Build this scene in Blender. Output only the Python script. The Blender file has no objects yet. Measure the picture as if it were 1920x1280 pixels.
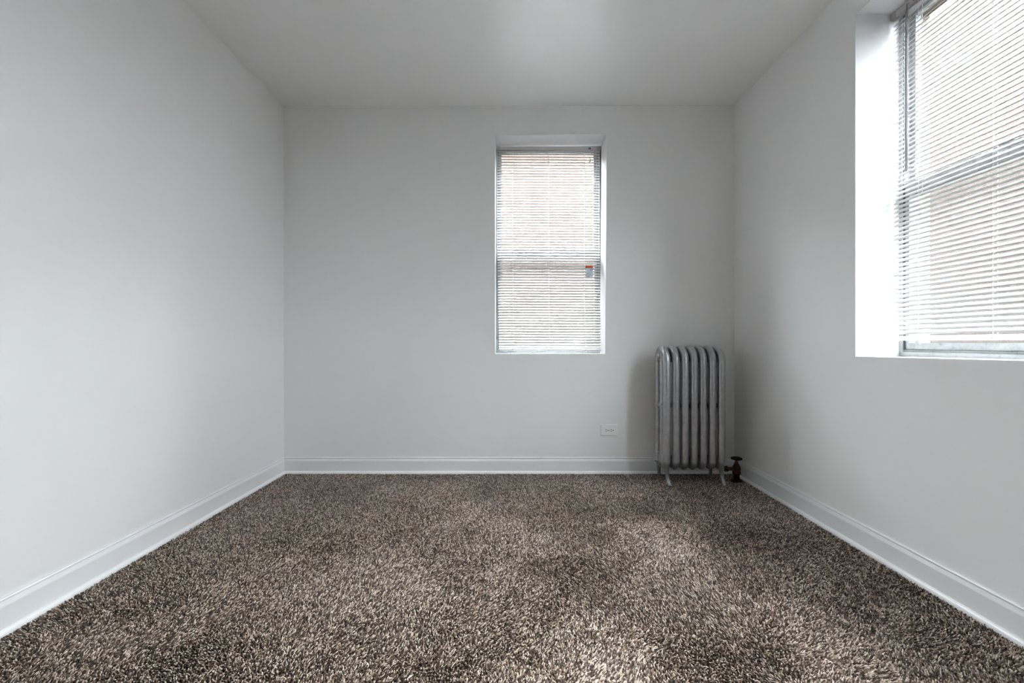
import bpy, bmesh, math, random
import numpy as np
from mathutils import Vector, Matrix

random.seed(7)
rng = np.random.default_rng(7)
SC = bpy.context.scene
COL = SC.collection
PI = math.pi

# ------------------------------------------------------------------ camera
F_PX, EYE, DIST = 853.3, 0.972, 3.40
cam_d = bpy.data.cameras.new('camera')
cam = bpy.data.objects.new('camera', cam_d)
COL.objects.link(cam)
cam.location = (0, 0, EYE)
cam.rotation_euler = (PI/2, 0, 0)
cam_d.sensor_width = 36.0
cam_d.lens = 36.0*F_PX/1920
cam_d.shift_x = -2/1920
cam_d.shift_y = 2/1920
cam_d.clip_start = 0.02
SC.camera = cam

# ------------------------------------------------------------------ light
SC.view_settings.view_transform = 'Standard'
SC.view_settings.look = 'None'
SC.view_settings.gamma = 1.0
SC.view_settings.use_curve_mapping = False
SC.view_settings.exposure = 0.68
SC.cycles.diffuse_bounces = 8
SC.cycles.max_bounces = 16
SC.cycles.transparent_max_bounces = 24
SC.cycles.sample_clamp_indirect = 0

# evenly overcast sky, a little brighter overhead; a dull ground below
SKY, GROUND = 60.0, 1.5
world = bpy.data.worlds.new('overcast_day')
SC.world = world
world.use_nodes = True
wn, wl = world.node_tree.nodes, world.node_tree.links
wn.clear()
w_out = wn.new('ShaderNodeOutputWorld')
w_bg = wn.new('ShaderNodeBackground')
w_tc = wn.new('ShaderNodeTexCoord')
w_sx = wn.new('ShaderNodeSeparateXYZ')
w_rm = wn.new('ShaderNodeValToRGB')
e = w_rm.color_ramp.elements
e[0].position, e[1].position = 0.495, 0.505
w_gr = wn.new('ShaderNodeMath'); w_gr.operation = 'MULTIPLY_ADD'      # a little brighter overhead
w_gr.inputs[1].default_value = 0.55; w_gr.inputs[2].default_value = 0.45
w_mp = wn.new('ShaderNodeMath'); w_mp.operation = 'MULTIPLY_ADD'
w_mp.inputs[1].default_value = 0.5; w_mp.inputs[2].default_value = 0.5
w_sc = wn.new('ShaderNodeVectorMath'); w_sc.operation = 'SCALE'
w_sc.inputs[0].default_value = (SKY*0.96, SKY*0.995, SKY*1.05)
w_mx = wn.new('ShaderNodeMix')
w_mx.data_type = 'RGBA'
w_mx.inputs['A'].default_value = (GROUND*1.0, GROUND*1.0, GROUND*0.98, 1)
wl.new(w_tc.outputs['Generated'], w_sx.inputs[0])
wl.new(w_sx.outputs['Z'], w_mp.inputs[0]); wl.new(w_mp.outputs[0], w_rm.inputs[0])
wl.new(w_sx.outputs['Z'], w_gr.inputs[0]); wl.new(w_gr.outputs[0], w_sc.inputs['Scale'])
wl.new(w_rm.outputs[0], w_mx.inputs['Factor'])
wl.new(w_sc.outputs[0], w_mx.inputs['B'])
wl.new(w_mx.outputs['Result'], w_bg.inputs['Color'])
wl.new(w_bg.outputs[0], w_out.inputs[0])

# ------------------------------------------------------------------ helpers
def mat(name, col, rough=0.6, metal=0.0, spec=0.5):
    m = bpy.data.materials.new(name)
    m.use_nodes = True
    b = m.node_tree.nodes['Principled BSDF']
    b.inputs['Base Color'].default_value = (*col, 1)
    b.inputs['Roughness'].default_value = rough
    b.inputs['Metallic'].default_value = metal
    b.inputs['Specular IOR Level'].default_value = spec
    return m

def nodes(m):
    return m.node_tree.nodes, m.node_tree.links, m.node_tree.nodes['Principled BSDF']

def noise(m, scale, detail=3.0, rough=0.55, vec=None):
    n, l, _ = nodes(m)
    t = n.new('ShaderNodeTexNoise')
    t.inputs['Scale'].default_value = scale
    t.inputs['Detail'].default_value = detail
    t.inputs['Roughness'].default_value = rough
    c = n.new('ShaderNodeTexCoord')
    l.new(c.outputs['Object'], t.inputs['Vector'])
    return t

def bump(m, tex, strength, dist):
    n, l, b = nodes(m)
    k = n.new('ShaderNodeBump')
    k.inputs['Strength'].default_value = strength
    k.inputs['Distance'].default_value = dist
    l.new(tex.outputs[0], k.inputs['Height'])
    l.new(k.outputs[0], b.inputs['Normal'])

def ramp(m, tex, stops, socket='Base Color'):
    n, l, b = nodes(m)
    r = n.new('ShaderNodeValToRGB')
    e = r.color_ramp.elements
    while len(e) < len(stops):
        e.new(0.5)
    for q, (p, c) in zip(e, stops):
        q.position = p
        q.color = (*c, 1)
    l.new(tex.outputs[0], r.inputs[0])
    if socket:
        l.new(r.outputs[0], b.inputs[socket])
    return r

class MB:
    """collects verts and faces of one mesh"""
    def __init__(s):
        s.v, s.f, s.mi, s.sm = [], [], [], []
    def add(s, vs, fs, mi=0, smooth=False):
        o = len(s.v)
        s.v += [tuple(p) for p in vs]
        for f in fs:
            s.f.append(tuple(i+o for i in f)); s.mi.append(mi); s.sm.append(smooth)
    def box(s, x0, x1, y0, y1, z0, z1, mi=0):
        s.add([(x0,y0,z0),(x1,y0,z0),(x1,y1,z0),(x0,y1,z0),(x0,y0,z1),(x1,y0,z1),(x1,y1,z1),(x0,y1,z1)],
              [(0,3,2,1),(4,5,6,7),(0,1,5,4),(1,2,6,5),(2,3,7,6),(3,0,4,7)], mi)
    def cbox(s, x0, x1, y0, y1, z0, z1, c=0.002, mi=0):
        """box with chamfered edges"""
        bm = bmesh.new()
        bmesh.ops.create_cube(bm, size=1)
        for v in bm.verts:
            v.co = Vector(((x0+x1)/2+v.co.x*(x1-x0), (y0+y1)/2+v.co.y*(y1-y0), (z0+z1)/2+v.co.z*(z1-z0)))
        bmesh.ops.bevel(bm, geom=bm.edges[:], offset=c, segments=2, affect='EDGES', profile=0.6)
        bm.verts.index_update()
        s.add([v.co[:] for v in bm.verts], [[v.index for v in f.verts] for f in bm.faces], mi)
        bm.free()
    def tube(s, pts, rads, n=12, smooth=True, squash=None, up=Vector((0,0,1))):
        """tube through points; rads scalar or (ra, rb) pairs"""
        pts = [Vector(p) for p in pts]
        if not isinstance(rads, (list, tuple)):
            rads = [rads]*len(pts)
        vs, fs = [], []
        pa = None
        for i, p in enumerate(pts):
            t = (pts[min(i+1, len(pts)-1)]-pts[max(i-1, 0)]).normalized()
            if pa is None:
                ref = Vector((1,0,0)) if abs(t.x) < 0.9 else Vector((0,1,0))
                a = (ref-t*ref.dot(t)).normalized()
            else:
                a = (pa-t*pa.dot(t)).normalized()
            pa = a
            b = t.cross(a)
            r = rads[i]
            ra, rb = r if isinstance(r, (list, tuple)) else (r, r)
            for k in range(n):
                g = 2*PI*k/n
                vs.append(p+a*ra*math.cos(g)+b*rb*math.sin(g))
        for i in range(len(pts)-1):
            for k in range(n):
                fs.append((i*n+k, i*n+(k+1)%n, (i+1)*n+(k+1)%n, (i+1)*n+k))
        fs.append(tuple(reversed(range(n))))
        fs.append(tuple((len(pts)-1)*n+k for k in range(n)))
        s.add(vs, fs, 0, smooth)
    def lathe(s, prof, cen, axis='z', n=28, smooth=True, mi=0):
        """prof: (radius, height) list"""
        vs, fs = [], []
        for r, h in prof:
            for k in range(n):
                g = 2*PI*k/n
                a, b = r*math.cos(g), r*math.sin(g)
                p = {'z': (a, b, h), 'x': (h, a, b), 'y': (b, h, a)}[axis]
                vs.append((cen[0]+p[0], cen[1]+p[1], cen[2]+p[2]))
        m = len(prof)
        for i in range(m-1):
            for k in range(n):
                fs.append((i*n+k, i*n+(k+1)%n, (i+1)*n+(k+1)%n, (i+1)*n+k))
        fs.append(tuple(reversed(range(n))))
        fs.append(tuple((m-1)*n+k for k in range(n)))
        s.add(vs, fs, mi, smooth)
    def mesh(s, name, mats):
        me = bpy.data.meshes.new(name)
        me.from_pydata(s.v, [], s.f)
        for m in (mats if isinstance(mats, (list, tuple)) else [mats]):
            me.materials.append(m)
        me.polygons.foreach_set('material_index', s.mi)
        me.polygons.foreach_set('use_smooth', s.sm)
        me.update()
        return me
    def build(s, name, mats, parent=None):
        return put(name, s.mesh(name, mats), parent)

def put(name, me, parent=None):
    o = bpy.data.objects.new(name, me)
    COL.objects.link(o)
    o.parent = parent
    return o

def empty(name, loc=(0,0,0), rz=0.0):
    o = bpy.data.objects.new(name, None)
    COL.objects.link(o)
    o.location = loc
    o.rotation_euler = (0, 0, rz)
    o.empty_display_size = 0.1
    return o

def tag(o, label, cat=None, group=None, kind=None):
    o['label'] = label
    if cat: o['category'] = cat
    if group: o['group'] = group
    if kind: o['kind'] = kind
    return o

# ------------------------------------------------------------------ materials
def wall_paint(name, col, rough):
    m = mat(name, col, rough, spec=0.5)
    big = noise(m, 1.6, 4)
    ramp(m, big, [(0.3, tuple(c*0.975 for c in col)), (0.7, col)])
    bump(m, noise(m, 260, 2), 0.10, 0.002)
    return m
M_WALL = wall_paint('light_grey_wall_paint', (0.80, 0.80, 0.795), 0.46)
M_CEIL = wall_paint('grey_white_ceiling_paint', (0.88, 0.875, 0.87), 0.38)
M_CEIL.node_tree.nodes['Principled BSDF'].inputs['IOR'].default_value = 2.4
M_WHITE = mat('white_reveal_paint', (0.80, 0.805, 0.81), 0.45)
bump(M_WHITE, noise(M_WHITE, 120, 2), 0.08, 0.002)
M_TRIM = mat('grey_white_trim_paint', (0.78, 0.785, 0.79), 0.32)
bump(M_TRIM, noise(M_TRIM, 40, 2), 0.06, 0.002)
M_SHOE = mat('white_shoe_moulding_paint', (0.88, 0.88, 0.88), 0.35)

M_BRICK = mat('tan_exterior_brick', (0.45, 0.30, 0.20), 0.85)
n_, l_, b_ = nodes(M_BRICK)
bk = n_.new('ShaderNodeTexBrick')
bk.inputs['Color1'].default_value = (0.20, 0.155, 0.125, 1)
bk.inputs['Color2'].default_value = (0.16, 0.12, 0.095, 1)
bk.inputs['Mortar'].default_value = (0.20, 0.18, 0.16, 1)
bk.inputs['Scale'].default_value = 4.6
tc_ = n_.new('ShaderNodeTexCoord')
l_.new(tc_.outputs['Object'], bk.inputs['Vector'])
l_.new(bk.outputs['Color'], b_.inputs['Base Color'])

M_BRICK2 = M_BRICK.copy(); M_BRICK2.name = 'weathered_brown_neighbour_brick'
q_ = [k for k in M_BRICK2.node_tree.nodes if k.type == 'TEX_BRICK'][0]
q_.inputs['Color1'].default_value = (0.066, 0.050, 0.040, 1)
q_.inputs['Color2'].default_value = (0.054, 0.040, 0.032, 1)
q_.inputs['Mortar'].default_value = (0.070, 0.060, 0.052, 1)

M_FRAME = mat('worn_pale_window_frame_paint', (0.70, 0.73, 0.74), 0.5)
ramp(M_FRAME, noise(M_FRAME, 34, 5, 0.7), [(0.30, (0.19, 0.215, 0.225)), (0.44, (0.36, 0.385, 0.39)), (0.7, (0.46, 0.465, 0.45))])
M_GASKET = mat('grey_window_seal', (0.10, 0.11, 0.12), 0.7)

M_GLASS = bpy.data.materials.new('window_glass')
M_GLASS.use_nodes = True
gn, gl = M_GLASS.node_tree.nodes, M_GLASS.node_tree.links
gn.clear()
go = gn.new('ShaderNodeOutputMaterial'); gm = gn.new('ShaderNodeMixShader')
gt = gn.new('ShaderNodeBsdfTransparent'); gg = gn.new('ShaderNodeBsdfGlossy')
gw = gn.new('ShaderNodeLayerWeight'); gq = gn.new('ShaderNodeMath'); gq.operation = 'POWER'; gq.inputs[1].default_value = 5.0
gl.new(gw.outputs['Facing'], gq.inputs[0])
gf = gn.new('ShaderNodeMath'); gf.operation = 'MULTIPLY_ADD'; gf.inputs[1].default_value = 0.9; gf.inputs[2].default_value = 0.04
gl.new(gq.outputs[0], gf.inputs[0])
gt.inputs['Color'].default_value = (0.93, 0.95, 0.95, 1)
gg.inputs['Roughness'].default_value = 0.02
gl.new(gf.outputs[0], gm.inputs[0]); gl.new(gt.outputs[0], gm.inputs[1]); gl.new(gg.outputs[0], gm.inputs[2])
gl.new(gm.outputs[0], go.inputs[0])

M_SCREEN = bpy.data.materials.new('insect_screen_mesh')
M_SCREEN.use_nodes = True
gn, gl = M_SCREEN.node_tree.nodes, M_SCREEN.node_tree.links
gn.clear()
go = gn.new('ShaderNodeOutputMaterial'); gm = gn.new('ShaderNodeMixShader')
gt = gn.new('ShaderNodeBsdfTransparent'); gd = gn.new('ShaderNodeBsdfDiffuse')
gd.inputs['Color'].default_value = (0.06, 0.06, 0.065, 1)
gm.inputs[0].default_value = 0.18
gl.new(gt.outputs[0], gm.inputs[1]); gl.new(gd.outputs[0], gm.inputs[2]); gl.new(gm.outputs[0], go.inputs[0])

M_SLAT = bpy.data.materials.new('white_blind_slat')
M_SLAT.use_nodes = True
gn, gl = M_SLAT.node_tree.nodes, M_SLAT.node_tree.links
gp = gn['Principled BSDF']
gp.inputs['Base Color'].default_value = (0.67, 0.66, 0.65, 1)
gp.inputs['Roughness'].default_value = 0.4
M_RAIL = mat('shaded_white_headrail_enamel', (0.55, 0.53, 0.53), 0.4)  # white metal, its backlight shade put into the base colour
M_BRACKET = mat('grey_plastic_bracket', (0.42, 0.41, 0.41), 0.5)
M_CORD = mat('white_cord', (0.85, 0.84, 0.83), 0.8)
M_WAND = mat('smoky_grey_wand_plastic', (0.30, 0.29, 0.30), 0.3)
M_STEEL = mat('dark_steel', (0.16, 0.15, 0.13), 0.4, 0.8)
M_TAGC = mat('pale_blue_tag_card', (0.62, 0.70, 0.76), 0.6)
M_TAGR = mat('red_tag_header', (0.62, 0.09, 0.03), 0.5)
M_TAGV = mat('violet_tag_print', (0.50, 0.40, 0.66), 0.6)
M_TAGT = mat('blue_grey_tag_print', (0.36, 0.45, 0.55), 0.6)
M_PLATE = mat('ivory_white_plate', (0.82, 0.82, 0.81), 0.35)
M_DARK = mat('dark_slot', (0.02, 0.02, 0.02), 0.8)

M_RAD = mat('silver_radiator_paint', (0.42, 0.43, 0.45), 0.30, 0.75)
ramp(M_RAD, noise(M_RAD, 22, 6, 0.72), [(0.22, (0.06, 0.06, 0.06)), (0.29, (0.34, 0.345, 0.36)), (0.55, (0.44, 0.445, 0.46)), (0.75, (0.55, 0.56, 0.58))])
bump(M_RAD, noise(M_RAD, 70, 4, 0.6), 0.30, 0.002)
M_BRASS = mat('tarnished_brass', (0.34, 0.20, 0.07), 0.38, 0.9)
ramp(M_BRASS, noise(M_BRASS, 60, 4), [(0.35, (0.04, 0.02, 0.012)), (0.65, (0.20, 0.115, 0.04))])
M_BRASSR = mat('reddish_valve_bronze', (0.075, 0.022, 0.015), 0.45, 0.7)
M_WHEEL = mat('black_handwheel', (0.012, 0.011, 0.011), 0.6, spec=0.25)
M_CHIP = mat('white_paint_flake', (0.75, 0.74, 0.72), 0.6)

# ------------------------------------------------------------------ room shell
XL, XR, YB, YF, ZC = -1.713, 1.653, DIST, -1.70, 2.741
TH1, TH2 = 0.21, 0.15          # plaster layer with the white reveal, brick layer outside

def holed_wall(name, segs, place):
    """wall in local x (along), y (thickness outward), z; segs = (x0, x1, opening corners bl, br, tr, tl)"""
    def ring(mb, y0, y1, mi_face, mi_rev):
        for n, (x0, x1, quad) in enumerate(segs):
            outer = [(x0, -0.05), (x1, -0.05), (x1, ZC), (x0, ZC)]
            vs = [(p[0], y0, p[1]) for p in outer]+[(p[0], y0, p[1]) for p in quad]
            vs += [(p[0], y1, p[1]) for p in outer]+[(p[0], y1, p[1]) for p in quad]
            for k in range(4):
                j = (k+1) % 4
                mb.add([vs[k], vs[j], vs[4+j], vs[4+k]], [(0,1,2,3)], mi_face)
                mb.add([vs[8+k], vs[12+k], vs[12+j], vs[8+j]], [(0,1,2,3)], mi_face)
                mb.add([vs[4+k], vs[4+j], vs[12+j], vs[12+k]], [(0,1,2,3)], mi_rev)
                if k in (0, 2) or (k == 1 and n == len(segs)-1) or (k == 3 and n == 0):
                    mb.add([vs[k], vs[8+k], vs[8+j], vs[j]], [(0,1,2,3)], mi_face)
    a = MB(); ring(a, 0, TH1, 0, 1)
    o = a.build(name, [M_WALL, M_WHITE])
    o['kind'] = 'structure'
    o.location, o.rotation_euler.z = place
    b = MB(); ring(b, TH1, TH1+TH2, 0, 0)
    b.build('exterior_brick', M_BRICK, o)
    return o

# back wall: local = world shifted to y = YB
QB = [(-0.1355, 0.888), (0.688, 0.888), (0.700, 2.530), (-0.1355, 2.518)]
wb = holed_wall('wall_back', [(XL-0.1, XR+0.1, QB)], ((0, YB, 0), 0))
tag(wb, 'pale grey back wall with the narrow window and the radiator', kind='structure')
# right wall: local x runs toward the camera (world -y), local y outward (world +x)
YW = 2.197
QR = [(0.0, 0.905), (0.93, 0.915), (0.93, 2.553), (0.0, 2.553)]
# an unseen window added on that wall to fill the room with light
W3 = YW-0.95
WW3 = 0.54
QR3 = [(W3, 0.905), (W3+WW3, 0.905), (W3+WW3, 2.553), (W3, 2.553)]
wr = holed_wall('wall_right', [(YW-YB, 1.1, QR), (1.1, YW-YF+0.1, QR3)], ((XR, YW, 0), -PI/2))
tag(wr, 'pale grey wall with the large window beside the radiator corner', kind='structure')
# another unseen window added for fill light on the opposite side
W4, WW4 = 0.10, 0.29
QL4 = [(W4, 0.905), (W4+WW4, 0.905), (W4+WW4, 2.553), (W4, 2.553)]
wl_ = holed_wall('wall_left', [(YF-0.1, YB, QL4)], ((XL, 0, 0), PI/2))
tag(wl_, 'plain pale grey wall facing the large window', kind='structure')
m = MB(); m.box(XL, XR, YF-0.15, YF, -0.05, ZC)
tag(m.build('wall_front', M_WALL), 'plain pale grey wall facing the narrow window', kind='structure')
m = MB(); m.box(XL-0.4, XR+0.4, YF-0.15, YB+0.4, ZC, ZC+0.15)
tag(m.build('ceiling', M_CEIL), 'flat grey-white painted ceiling', kind='structure')

Z0 = -0.009      # carpet backing
# tan brick walls of the neighbouring houses across the gangway, seen only through the blinds, sized to block low sky light
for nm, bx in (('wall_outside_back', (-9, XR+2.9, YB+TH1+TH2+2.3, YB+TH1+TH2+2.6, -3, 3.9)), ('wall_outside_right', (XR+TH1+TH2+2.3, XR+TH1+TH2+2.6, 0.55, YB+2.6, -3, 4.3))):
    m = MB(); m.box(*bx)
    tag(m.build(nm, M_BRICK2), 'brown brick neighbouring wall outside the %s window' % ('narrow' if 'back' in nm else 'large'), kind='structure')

m = MB(); m.box(XL-TH1-TH2, XR+TH1+TH2, YF-0.2, YB+TH1+TH2, ZC+0.15, 9.5)  # unseen mass added overhead to keep sky light off the brick outside
tag(m.build('wall_shade_upper', M_BRICK2), 'unseen brick block added above the room to shade the walls outside', kind='structure')

# ---- baseboards (profile: out from the wall, height)
PROF = [(0,Z0), (0.013,Z0), (0.013,0.088), (0.0125,0.091), (0.007,0.103), (0.005,0.1045), (0.005,0.1075),
        (0.008,0.1085), (0.009,0.112), (0.006,0.116), (0,0.117)]
SHOE = [(0.0125,Z0), (0.027,Z0), (0.0268,0.005), (0.025,0.010), (0.021,0.0145), (0.016,0.0168), (0.0125,0.017)]
def run_profile(prof, p0, p1, nrm, c0, c1):
    """sweep a profile from p0 to p1 along the wall; c0/c1: mitre sign at the ends"""
    p0, p1, nrm = Vector(p0), Vector(p1), Vector(nrm)
    t = (p1-p0).normalized()
    a = [p0+nrm*d+t*d*c0+Vector((0,0,h)) for d, h in prof]
    b = [p1+nrm*d-t*d*c1+Vector((0,0,h)) for d, h in prof]
    k = len(prof)
    m = MB()
    m.add(a+b, [(i, (i+1)%k, k+(i+1)%k, k+i) for i in range(k)]+[tuple(reversed(range(k))), tuple(range(k, 2*k))])
    return m
for nm, p0, p1, nr, lab in (
        ('baseboard_left', (XL, YF, 0), (XL, YB, 0), (1,0,0), 'painted baseboard along the plain wall facing the large window'),
        ('baseboard_back', (XL, YB, 0), (XR, YB, 0), (0,-1,0), 'painted baseboard under the narrow window behind the radiator'),
        ('baseboard_right', (XR, YB, 0), (XR, YF, 0), (-1,0,0), 'painted baseboard under the large window'),
        ('baseboard_front', (XR, YF, 0), (XL, YF, 0), (0,1,0), 'painted baseboard facing the narrow window')):
    o = tag(run_profile(PROF, p0, p1, nr, 1, 1).build(nm, M_TRIM), lab, kind='structure')
    run_profile(SHOE, p0, p1, nr, 1, 1).build('shoe_moulding', M_SHOE, o)

# ------------------------------------------------------------------ carpet
Z0 = -0.009
M_BACKING = mat('dark_carpet_backing', (0.03, 0.02, 0.015), 0.95)
fm = MB(); fm.box(XL, XR, YF, YB, Z0-0.1, Z0)
floor = tag(fm.build('floor', M_BACKING), 'floor covered wall to wall with speckled brown carpet', kind='structure')

def vnoise(x, y, cell, seed):
    r = np.random.default_rng(seed).random((64, 64))
    u, v = x/cell+20.3, y/cell+20.7
    i, j = np.floor(u).astype(int), np.floor(v).astype(int)
    fu, fv = u-i, v-j
    fu, fv = fu*fu*(3-2*fu), fv*fv*(3-2*fv)
    g = lambda a, b: r[a % 64, b % 64]
    return (g(i,j)*(1-fu)+g(i+1,j)*fu)*(1-fv)+(g(i,j+1)*(1-fu)+g(i+1,j+1)*fu)*fv

def carpet_points(y0, y1, step):
    xs = np.arange(XL+0.002, XR-0.002, step)
    ys = np.arange(y0, y1, step)
    gx, gy = np.meshgrid(xs, ys)
    gx = gx+(np.arange(len(ys)) % 2)[:, None]*step*0.5
    x = gx.ravel()+rng.uniform(-.42, .42, gx.size)*step
    y = gy.ravel()+rng.uniform(-.42, .42, gy.size)*step
    k = (x > XL+0.024) & (x < XR-0.024) & (y < YB-0.024) & (y > YF+0.024)
    return x[k], y[k], np.full(k.sum(), step)
P = [carpet_points(1.10, YB, 0.0052), carpet_points(YF, 1.10, 0.0085)]
px, py, ps = (np.concatenate([p[i] for p in P]) for i in range(3))
N = len(px)
# pile direction drifts over the floor: foot and vacuum marks
fx = (vnoise(px, py, .42, 1)-.5)*1.5+(vnoise(px, py, .16, 2)-.5)*1.0+(vnoise(px, py, .06, 5)-.5)*.5
fy = (vnoise(px, py, .42, 3)-.5)*1.5+(vnoise(px, py, .16, 4)-.5)*1.0+(vnoise(px, py, .06, 6)-.5)*.5
h = rng.uniform(.0065, .0105, N)*np.where(rng.random(N) < .02, 1.35, 1.0)
lx = (fx*1.15+rng.normal(0, .38, N))*h
ly = (fy*1.15+rng.normal(0, .38, N))*h
ang = rng.uniform(0, 2*PI, N)
r0, r1 = ps*.62, ps*rng.uniform(.25, .48, N)
V = np.empty((N, 6, 3))
for k in range(3):
    a = ang+k*2*PI/3
    V[:, k, 0] = px+np.cos(a)*r0; V[:, k, 1] = py+np.sin(a)*r0; V[:, k, 2] = Z0-.0005
    a2 = a+.7
    V[:, 3+k, 0] = px+lx+np.cos(a2)*r1; V[:, 3+k, 1] = py+ly+np.sin(a2)*r1
    V[:, 3+k, 2] = Z0+h+np.cos(a2)*r1*-.3
base = (np.arange(N)*6)[:, None]
loops = (base+np.array([0,1,4,3, 1,2,5,4, 2,0,3,5, 3,4,5])[None]).ravel()
starts = ((np.arange(N)*15)[:, None]+np.array([0,4,8,12])[None]).ravel()
cm = bpy.data.meshes.new('carpet_pile')
cm.vertices.add(N*6); cm.vertices.foreach_set('co', V.ravel())
cm.loops.add(N*15); cm.loops.foreach_set('vertex_index', loops.astype(np.int32))
cm.polygons.add(N*4); cm.polygons.foreach_set('loop_start', starts.astype(np.int32))
cm.update(calc_edges=True)
yarn = np.repeat(rng.random(N), 6)
at = cm.attributes.new('yarn', 'FLOAT', 'POINT'); at.data.foreach_set('value', yarn.astype(np.float32))
M_CARPET = mat('speckled_brown_yarn', (0.2, 0.15, 0.11), 0.55, spec=0.4)
n_, l_, b_ = nodes(M_CARPET)
an = n_.new('ShaderNodeAttribute'); an.attribute_name = 'yarn'
rp = n_.new('ShaderNodeValToRGB')
for _ in range(3): rp.color_ramp.elements.new(0.5)
for e, (p, c) in zip(rp.color_ramp.elements, [(0, (.020,.010,.005)), (.36, (.090,.052,.031)), (.58, (.29,.20,.137)), (.78, (.64,.505,.40)), (1, (.90,.79,.68))]):
    e.position = p; e.color = (*c, 1)
l_.new(an.outputs['Fac'], rp.inputs[0]); l_.new(rp.outputs[0], b_.inputs['Base Color'])
b_.inputs['Sheen Weight'].default_value = 0.22
b_.inputs['Sheen Roughness'].default_value = 0.35
cm.materials.append(M_CARPET)
cp = put('carpet_pile', cm, floor)
tag(cp, 'speckled brown and beige carpet pile', kind='stuff')

# ------------------------------------------------------------------ windows
def window(name, W, z0, z1, place, label, screen=True):
    """double-hung window behind the reveal; local origin at the opening's left edge on the wall face"""
    root = empty(name, place[0], place[1])
    tag(root, label, kind='structure')
    zm = z0+(z1-z0)*0.485
    A, B = TH1, TH1+0.075
    f = MB()
    f.box(0.0, 0.018, A, B, z0, z1); f.box(W-0.018, W, A, B, z0, z1)
    f.box(0.018, W-0.018, A, B, z1-0.012, z1)
    f.box(0.018, W-0.018, A-0.004, B, z0, z0+0.020)
    f.box(0.018, W-0.018, A+0.010, B, z0+0.020, z0+0.030)
    f.build('frame', M_FRAME, root)
    s = MB()
    s.box(0.018, 0.022, A+0.004, A+0.012, z0+0.03, z1-0.012); s.box(W-0.022, W-0.018, A+0.004, A+0.012, z0+0.03, z1-0.012)
    s.box(0.018, W-0.018, A+0.0095, A+0.012, z0+0.030, z0+0.0325)
    s.build('seal', M_GASKET, root)
    def sash(nm, ya, yb, za, zb, hb, ht, hw=0.022):
        b = MB()
        x0, x1 = 0.022, W-0.022
        b.box(x0, x0+hw, ya, yb, za, zb); b.box(x1-hw, x1, ya, yb, za, zb)
        b.box(x0+hw, x1-hw, ya, yb, za, za+hb); b.box(x0+hw, x1-hw, ya, yb, zb-ht, zb)
        o = b.build(nm, M_FRAME, root)
        g = MB(); yc = (ya+yb)/2
        g.box(x0+hw-.004, x1-hw+.004, yc-.0015, yc+.0015, za+hb-.002, zb-ht+.002)
        g.build('pane', M_GLASS, o)
        return o
    lo = sash('lower_sash', A+0.012, A+0.038, z0+0.0325, zm+0.025, 0.030, 0.055)
    sash('upper_sash', A+0.042, A+0.068, zm-0.032, z1-0.012, 0.055, 0.020)
    k = MB(); k.cbox(W*.5-.03, W*.5+.03, A+.010, A+.030, zm+.025, zm+.037, .003)
    k.build('latch', M_STEEL, lo)
    k = MB(); k.cbox(0.082, 0.106, A+.004, A+.013, z0+.052, z0+.075, .003)
    k.build('sash_lift', M_FRAME, lo)
    if screen:
        sc = MB()
        sc.box(0.018, W-0.018, B-0.003, B-0.001, z0+0.03, z1-0.012 if screen == 'full' else zm+0.01)
        sc.build('insect_screen', M_SCREEN, root)
    return root
window('window_1', 0.826, 0.888, 2.522, ((-0.1355, YB, 0), 0), 'narrow double-hung window in the wall behind the radiator')
window('window_2', 0.93, 0.908, 2.553, ((XR, YW, 0), -PI/2), 'large double-hung window beside the radiator corner', screen='full')  # screen carried over the upper sash to dim its daylight
window('fill_window_right', WW3, 0.905, 2.553, ((XR, YW-W3, 0), -PI/2), 'unseen double-hung window without a blind, added for fill light', screen=False)
window('fill_window_left', WW4, 0.905, 2.553, ((XL, W4, 0), PI/2), 'unseen narrow double-hung window without a blind, added for fill light', screen=False)
# sky portals (they only tell the renderer where the openings are)
for (x, y, rz, w, hh) in ((0.28, YB+TH1+TH2+.01, 0, .84, 1.66), (XR+TH1+TH2+.01, YW-.465, -PI/2, .95, 1.66),
                          (XR+TH1+TH2+.01, YW-W3-WW3/2, -PI/2, WW3+.02, 1.66),
                          (XL-TH1-TH2-.01, W4+WW4/2, PI/2, WW4+.02, 1.66)):
    ld = bpy.data.lights.new('window_portal', 'AREA')
    ld.shape = 'RECTANGLE'; ld.size = w; ld.size_y = hh
    ld.cycles.is_portal = True
    lo = bpy.data.objects.new('window_portal', ld); COL.objects.link(lo)
    lo.location = (x, y, 1.715)
    lo.rotation_euler = (-PI/2, 0, rz)

# ------------------------------------------------------------------ blinds
def slat_mesh(L, wid=0.025, crown=0.0022, t=0.0005):
    """crowned slat, centred on y = z = 0, running along +x"""
    m = MB(); n = 5
    def row(x, ins):
        top, bot = [], []
        for k in range(n):
            u = -1+2*k/(n-1)
            w = wid/2-(ins if abs(u) == 1 else 0)
            y, z = u*w, crown*(1-u*u)
            top.append((x, y, z+t/2)); bot.append((x, y, z-t/2))
        return top+bot[::-1]
    rows = [row(0, .003), row(.003, 0), row(L-.003, 0), row(L, .003)]
    q = 2*n
    m.add(sum(rows, []), [(i*q+k, i*q+(k+1)%q, (i+1)*q+(k+1)%q, (i+1)*q+k) for i in range(3) for k in range(q)]
          + [tuple(range(q)), tuple(range(3*q, 4*q))[::-1]], 0, True)
    return m.mesh('slat', M_SLAT)

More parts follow.
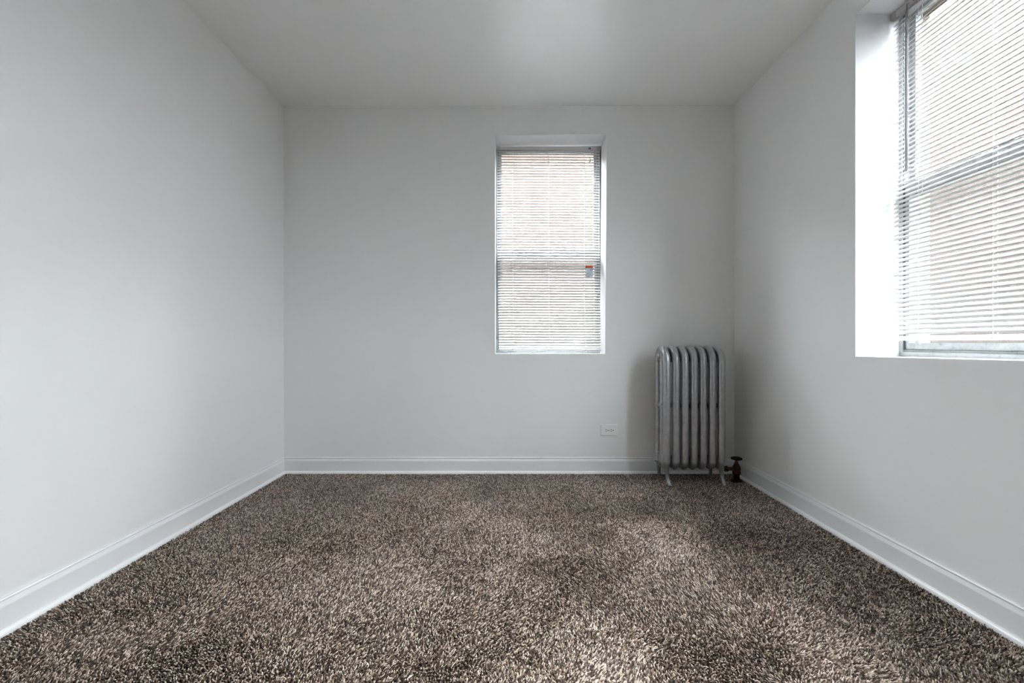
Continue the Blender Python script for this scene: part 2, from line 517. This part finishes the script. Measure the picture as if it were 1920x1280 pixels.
def blind(W, ztop, zbot, yc, tilt, ladders, place, label, slope=0.0, drift=0.0):
    root = empty('venetian_blind', place[0], place[1])
    tag(root, label, 'window blind')
    inset = 0.006
    # headrail: open channel with end brackets
    h = MB()
    za, zb = ztop-0.026, ztop-0.002
    h.box(inset, W-inset, yc-.0135, yc-.0125, za, zb)
    h.box(inset, W-inset, yc+.0125, yc+.0135, za, zb)
    h.box(inset, W-inset, yc-.0135, yc+.0135, za-.001, za)
    h.box(inset, W-inset, yc-.0135, yc-.010, zb, zb+.001)
    hr = h.build('headrail', M_RAIL, root)
    for x in (0.001, W-0.029):
        b = MB()
        b.cbox(x, x+.028, yc-.0165, yc+.016, za-.004, ztop, .0015)
        b.build('bracket', M_BRACKET, hr)
    # slats
    pitch = 0.0213
    z = za-0.011
    me = slat_mesh(W-2*inset-.004)
    zs = []
    while z > zbot+0.022:
        zs.append(z); z -= pitch
    for i, z in enumerate(zs):
        o = put('slat', me, root)
        k = max(0.0, (i/len(zs)-.38)/.62)
        o.location = (inset+.002+drift*k, yc, z-slope*W/2)
        jt = math.sin(i*1.7)*.02+random.uniform(-.02, .02)
        o.rotation_euler = (tilt+jt, -slope+random.uniform(-.0008, .0008), 0)
    # bottom rail
    b = MB()
    b.cbox(inset+.001, W-inset-.001, -.0125, .0125, -.0045, .0045, .0025)
    br = b.build('bottom_rail', M_SLAT, root)
    br.location = (drift, yc, zbot+.006-slope*W/2)
    br.rotation_euler = (tilt*.9, -slope, 0)
    dy, dz = .0132*math.cos(tilt), .0132*math.sin(tilt)
    for x in ladders:
        m = MB()
        m.tube([(x, yc-dy, za), (x, yc-dy, zs[0]), (x+drift*.2, yc-dy, zbot+.35), (x+drift, yc-dy, zbot)], .0009, 6)
        m.tube([(x, yc+dy, za), (x+drift*.2, yc+dy, zbot+.35), (x+drift, yc+dy, zbot+.012)], .0009, 6)
        for zz in zs:
            m.tube([(x+drift*max(0, 1-(zz-zbot)/.9)*.8, yc-dy, zz-dz-.0015), (x+drift*max(0, 1-(zz-zbot)/.9)*.8, yc+dy, zz+dz-.0015)], .0006, 4)
        m.build('ladder_cord', M_CORD, root)
        c = MB(); c.cbox(x-.008+drift, x+.008+drift, yc-dy-.004, yc-dy+.004, zbot-.002, zbot+.008, .002)
        c.build('cord_button', M_CORD, root)
    return root, za

TILT = math.radians(46)
bb, za = blind(0.818, 2.506, 0.912, 0.172, math.radians(39), (0.128, 0.41, 0.69), ((-0.1315, YB, 0), 0),
               'white mini blind with a red-topped tag over the narrow window', slope=-0.006, drift=0.012)
# cord lock, short pull cord and tassel
m = MB(); m.cbox(.722, .740, .154, .160, za+.001, za+.015, .001); cl = m.build('cord_lock', M_STEEL, bb)
m = MB(); m.box(.726, .736, .1525, .1545, za+.002, za+.010); m.build('lock_roller', M_BRASS, cl)
m = MB(); m.tube([(.731, .152, za+.006), (.7315, .148, za-.03), (.732, .147, za-.08)], .0009, 6); pc = m.build('pull_cord', M_CORD, bb)
m = MB(); m.tube([(.735, .147, za-.076), (.733, .1465, za-.085), (.728, .146, za-.108)], [.0022, .0036, .0048], 10); m.build('tassel', M_WAND, pc)
# warning tag hung on the slats
TX, TZ, TY = .726, 1.525, .150
def card(x0, x1, z0, z1, y, bow, th=.0006, n=6):
    m = MB(); vs = []
    for k in range(n+1):
        u = k/n; x = x0+(x1-x0)*u; yy = y+bow*(2*u-1)**2
        vs += [(x, yy, z0), (x, yy, z1), (x, yy+th, z0), (x, yy+th, z1)]
    fs = []
    for k in range(n):
        a, b = 4*k, 4*k+4
        fs += [(a, b, b+1, a+1), (a+2, a+3, b+3, b+2), (a, a+2, b+2, b), (a+1, b+1, b+3, a+3)]
    fs += [(0, 1, 3, 2), (4*n, 4*n+2, 4*n+3, 4*n+1)]
    m.add(vs, fs)
    return m
tg = card(TX-.026, TX+.026, TZ-.047, TZ+.036, TY, .004).build('warning_tag', M_TAGC, bb)
tg['label'] = 'pale blue paper tag with a red header'
card(TX-.029, TX+.029, TZ+.028, TZ+.047, TY-.0016, .006, .0012).build('tag_header', M_TAGR, tg)
card(TX+.004, TX+.024, TZ+.004, TZ+.022, TY-.0008, .003).build('tag_print', M_TAGV, tg)
for q in range(4):
    card(TX-.02, TX+.02-.006*(q % 2), TZ-.008-q*.009, TZ-.0055-q*.009, TY-.0005, .0024).build('tag_print', M_TAGT, tg)

rb, za = blind(0.922, 2.547, 0.986, 0.180, TILT, (0.145, 0.463, 0.781), ((XR, YW-.004, 0), -PI/2),
               'white mini blind with a grey tilt wand over the large window')
m = MB()
m.tube([(.103, .155, 2.492), (.1045, .152, 2.2), (.105, .152, 1.762), (.105, .152, 1.757)], [.0056, .0056, .006, .0045], 6, smooth=False)
wd = m.build('tilt_wand', M_WAND, rb)
m = MB(); m.tube([(.103, .165, za+.008), (.103, .156, za+.004), (.103, .155, za-.026)], .0018, 8); m.build('wand_hook', M_STEEL, wd)
m = MB(); m.cbox(.128, .146, .160, .167, za+.001, za+.012, .001); m.build('tilter_slot', M_STEEL, rb)

# ------------------------------------------------------------------ radiator
RX0, RP, RY, NS = 1.0525, 0.0625, 3.095, 7      # first section, pitch, front face, sections
def remeshed(mb, name, voxel=.0042, smooth=5):
    o = mb.build('radiator_casting', M_RAD)
    a = o.modifiers.new('r', 'REMESH'); a.mode = 'VOXEL'; a.voxel_size = voxel
    s = o.modifiers.new('s', 'SMOOTH'); s.iterations = smooth; s.factor = .5
    dg = bpy.context.evaluated_depsgraph_get()
    me = bpy.data.meshes.new_from_object(o.evaluated_get(dg))
    me.name = name
    me.polygons.foreach_set('use_smooth', [True]*len(me.polygons))
    if not me.materials: me.materials.append(M_RAD)
    old = o.data
    bpy.data.objects.remove(o); bpy.data.meshes.remove(old)
    return me

def section(legs, boss=0):
    """one three-column cast section; local x across, y from front (0) to rear, z up"""
    D, T, B = 0.226, 0.952, 0.100
    rx, ry = 0.0250, 0.0240
    yf, ym, yr = ry, D/2, D-ry
    m = MB()
    # outer loop: front column, round head, rear column
    R, pts = .083, []
    pts.append((0, yf, B+.05))
    for k in range(10):
        g = PI-k*(PI/2)/9
        pts.append((0, yf+R+R*math.cos(g), T-ry-R+R*math.sin(g)))
    for k in range(10):
        g = PI/2-k*(PI/2)/9
        pts.append((0, yr-R+R*math.cos(g), T-ry-R+R*math.sin(g)))
    pts.append((0, yr, B+.05))
    m.tube(pts, [(rx, ry)]*len(pts), 22)
    # closed tapering foot of the loop
    m.tube([(0, yf, B+.10), (0, yf, B+.05), (0, yf+.007, B+.024), (0, yf+.03, B+.012), (0, ym, B+.010),
            (0, yr-.03, B+.012), (0, yr-.007, B+.024), (0, yr, B+.05), (0, yr, B+.10)],
           [(rx, ry), (rx, ry), (rx*.86, ry*.9), (rx*.6, ry*.9), (rx*.6, ry*.9), (rx*.6, ry*.9), (rx*.86, ry*.9), (rx, ry), (rx, ry)], 22)
    # middle column
    m.tube([(0, ym, B), (0, ym, T-.06)], [(.0195, .0225), (.0195, .0225)], 20)
    # head and foot webs, mid web
    m.cbox(-.017, .017, yf+.01, yr-.01, T-.115, T-.030, .012)
    m.cbox(-.017, .017, yf, yr, B+.012, B+.085, .012)
    m.cbox(-.018, .018, yf, yr, .515, .548, .011)
    # nipples that join the neighbours
    for z in (T-.075, B+.045):
        m.lathe([(.021, -.0315), (.021, .0315)], (0, ym, z), 'x', 20)
    if legs:
        for s, y in ((-1, yf), (1, yr)):
            m.tube([(0, y, B+.06), (0, y-s*.004, B+.02), (.003, y-s*.002, .066), (.007, y+s*.006, .034), (.012, y+s*.016, .008), (.013, y+s*.019, Z0+.003)],
                   [(.022, .022), (.019, .021), (.0135, .016), (.0115, .013), (.0150, .015), (.0140, .014)], 16)
    if boss:
        m.lathe([(.034, 0), (.034, boss*.028), (.030, boss*.033)], (0, ym, B+.045), 'x', 24)
    return m
rad = empty('radiator', (RX0+RP*3, RY+.1, 0))
tag(rad, 'silver painted cast iron column radiator standing in the corner', 'radiator')
m_mid = remeshed(section(False), 'section')
m_l = remeshed(section(True, -1), 'section')
m_r = remeshed(section(True, 1), 'section')
for i in range(NS):
    o = put('section', m_l if i == 0 else m_r if i == NS-1 else m_mid, rad)
    o.location = (RP*(i-3), -.1, 0)
    if i == 0:
        pl = MB()
        pl.lathe([(.023, -.034), (.023, -.044), (.019, -.047)], (0, .113, .145), 'x', 6, smooth=False)
        pl.lathe([(.010, -.046), (.010, -.056), (.006, -.058)], (0, .113, .145), 'x', 8, smooth=False)
        p = pl.build('end_plug', M_RAD, o)
# valve on the wall side
VX, VY, VZ = 1.570-(RX0+RP*3), .0025, .0
v = MB()
v.lathe([(.020, Z0), (.020, .045), (.026, .047), (.028, .055), (.028, .064), (.024, .070), (.027, .082), (.0275, .094), (.024, .104),
         (.018, .110), (.0185, .118), (.012, .124), (.010, .132)], (VX, VY, 0), 'z', 26)
va = v.build('valve', M_BRASSR, rad)
v = MB()
x0 = RP*3+.030
v.tube([(x0, VY, .086), (VX, VY, .086)], .013, 16)
v.lathe([(.019, 0), (.021, .003), (.021, .017), (.019, .020)], (x0+.030, VY, .086), 'x', 8, smooth=False)
v.lathe([(.016, 0), (.016, .010)], (x0+.008, VY, .086), 'x', 16)
v.build('union_nut', M_BRASS, va)
v = MB()
v.lathe([(.0135, .118), (.0135, .130), (.009, .132), (.007, .150)], (VX, VY, 0), 'z', 8, smooth=False)
v.build('bonnet', M_BRASS, va)
v = MB()
v.lathe([(.008, .146), (.020, .149), (.028, .150), (.0335, .153), (.0345, .158), (.0335, .163), (.028, .166), (.020, .1655), (.014, .162), (.006, .164)], (VX, VY, 0), 'z', 30)
for k in range(10):
    g = 2*PI*k/10
    v.lathe([(.005, .1525), (.006, .158), (.005, .1635)], (VX+.0325*math.cos(g), VY+.0325*math.sin(g), 0), 'z', 8)
v.build('handwheel', M_WHEEL, va)
v = MB()
v.lathe([(.040, Z0), (.040, .004), (.030, .010), (.021, .012)], (VX, VY, 0), 'z', 26)
v.build('floor_escutcheon', M_WHEEL, va)

# ------------------------------------------------------------------ wall outlet
def wx(p): return (p-962)/251.0
def wz(p): return EYE+(642-p)/251.0
OX, OZ = wx(1142.2), wz(806)
ot = empty('power_outlet', (OX, YB, OZ))
tag(ot, 'white double power outlet set sideways in the wall beside radiator', 'outlet')
m = MB()
hw, hh = .064, .0425
m.add([(-hw,0,-hh),(hw,0,-hh),(hw,0,hh),(-hw,0,hh),(-hw,-.004,-hh),(hw,-.004,-hh),(hw,-.004,hh),(-hw,-.004,hh),
       (-hw+.006,-.0075,-hh+.006),(hw-.006,-.0075,-hh+.006),(hw-.006,-.0075,hh-.006),(-hw+.006,-.0075,hh-.006)],
      [(0,1,5,4),(1,2,6,5),(2,3,7,6),(3,0,4,7),(4,5,9,8),(5,6,10,9),(6,7,11,10),(7,4,8,11),(8,9,10,11),(3,2,1,0)])
m.build('cover_plate', M_PLATE, ot)
for cx in (-.0195, .0195):
    m = MB()
    vs, n = [], 28
    for yy in (-.007, -.0095):
        for k in range(n):
            g = 2*PI*k/n
            vs.append((cx+max(-.0145, min(.0145, .0172*math.cos(g))), yy, .0172*math.sin(g)))
    m.add(vs, [(k, (k+1)%n, n+(k+1)%n, n+k) for k in range(n)]+[tuple(n+k for k in range(n))])
    s = m.build('socket', M_PLATE, ot)
    m = MB(); m.box(cx-.0090, cx+.0005, -.0098, -.0094, .0042, .0072); m.box(cx-.0100, cx+.0010, -.0098, -.0094, -.0076, -.0042)
    m.build('slot', M_DARK, s)
    m = MB(); m.lathe([(.0034, -.0098), (.0034, -.0094)], (cx+.0088, 0, 0), 'y', 12); m.build('ground_hole', M_DARK, s)
m = MB(); m.lathe([(.0030, -.0068), (.0030, -.0085), (.002, -.009)], (0, 0, 0), 'y', 12); m.build('screw', M_STEEL, ot)

# ------------------------------------------------------------------ flakes on the carpet
def flake(px_, py_, size, lab, zoff=.0045):
    d = F_PX*(EYE-zoff)/(py_-642); x = (px_-962)*d/F_PX
    bm = MB(); n = 5
    rr = [size*random.uniform(.6, 1.1) for _ in range(n)]
    top = [(rr[k]*math.cos(2*PI*k/n), rr[k]*.7*math.sin(2*PI*k/n), .003+.004*random.random()) for k in range(n)]
    bot = [(a*.9, b*.9, c-.0025) for a, b, c in top]
    bm.add(top+bot, [tuple(range(n)), tuple(reversed(range(n, 2*n)))]+[(k, n+k, n+(k+1)%n, (k+1)%n) for k in range(n)])
    o = bm.build('paint_flake', M_CHIP); o.location = (x, d, zoff-.007)
    tag(o, lab, 'paint flake', 'paint flakes on the carpet')
flake(1284.5, 899, .011, 'white paint flake lying on the carpet between the front legs of the radiator')
flake(1403, 924, .008, 'small pale flake on the carpet in front of the radiator valve')
flake(1545, 1008, .006, 'tiny pale flake on the open carpet near the large window')
flake(1031, 1089, .005, 'tiny pale flake out in the middle of the carpet')
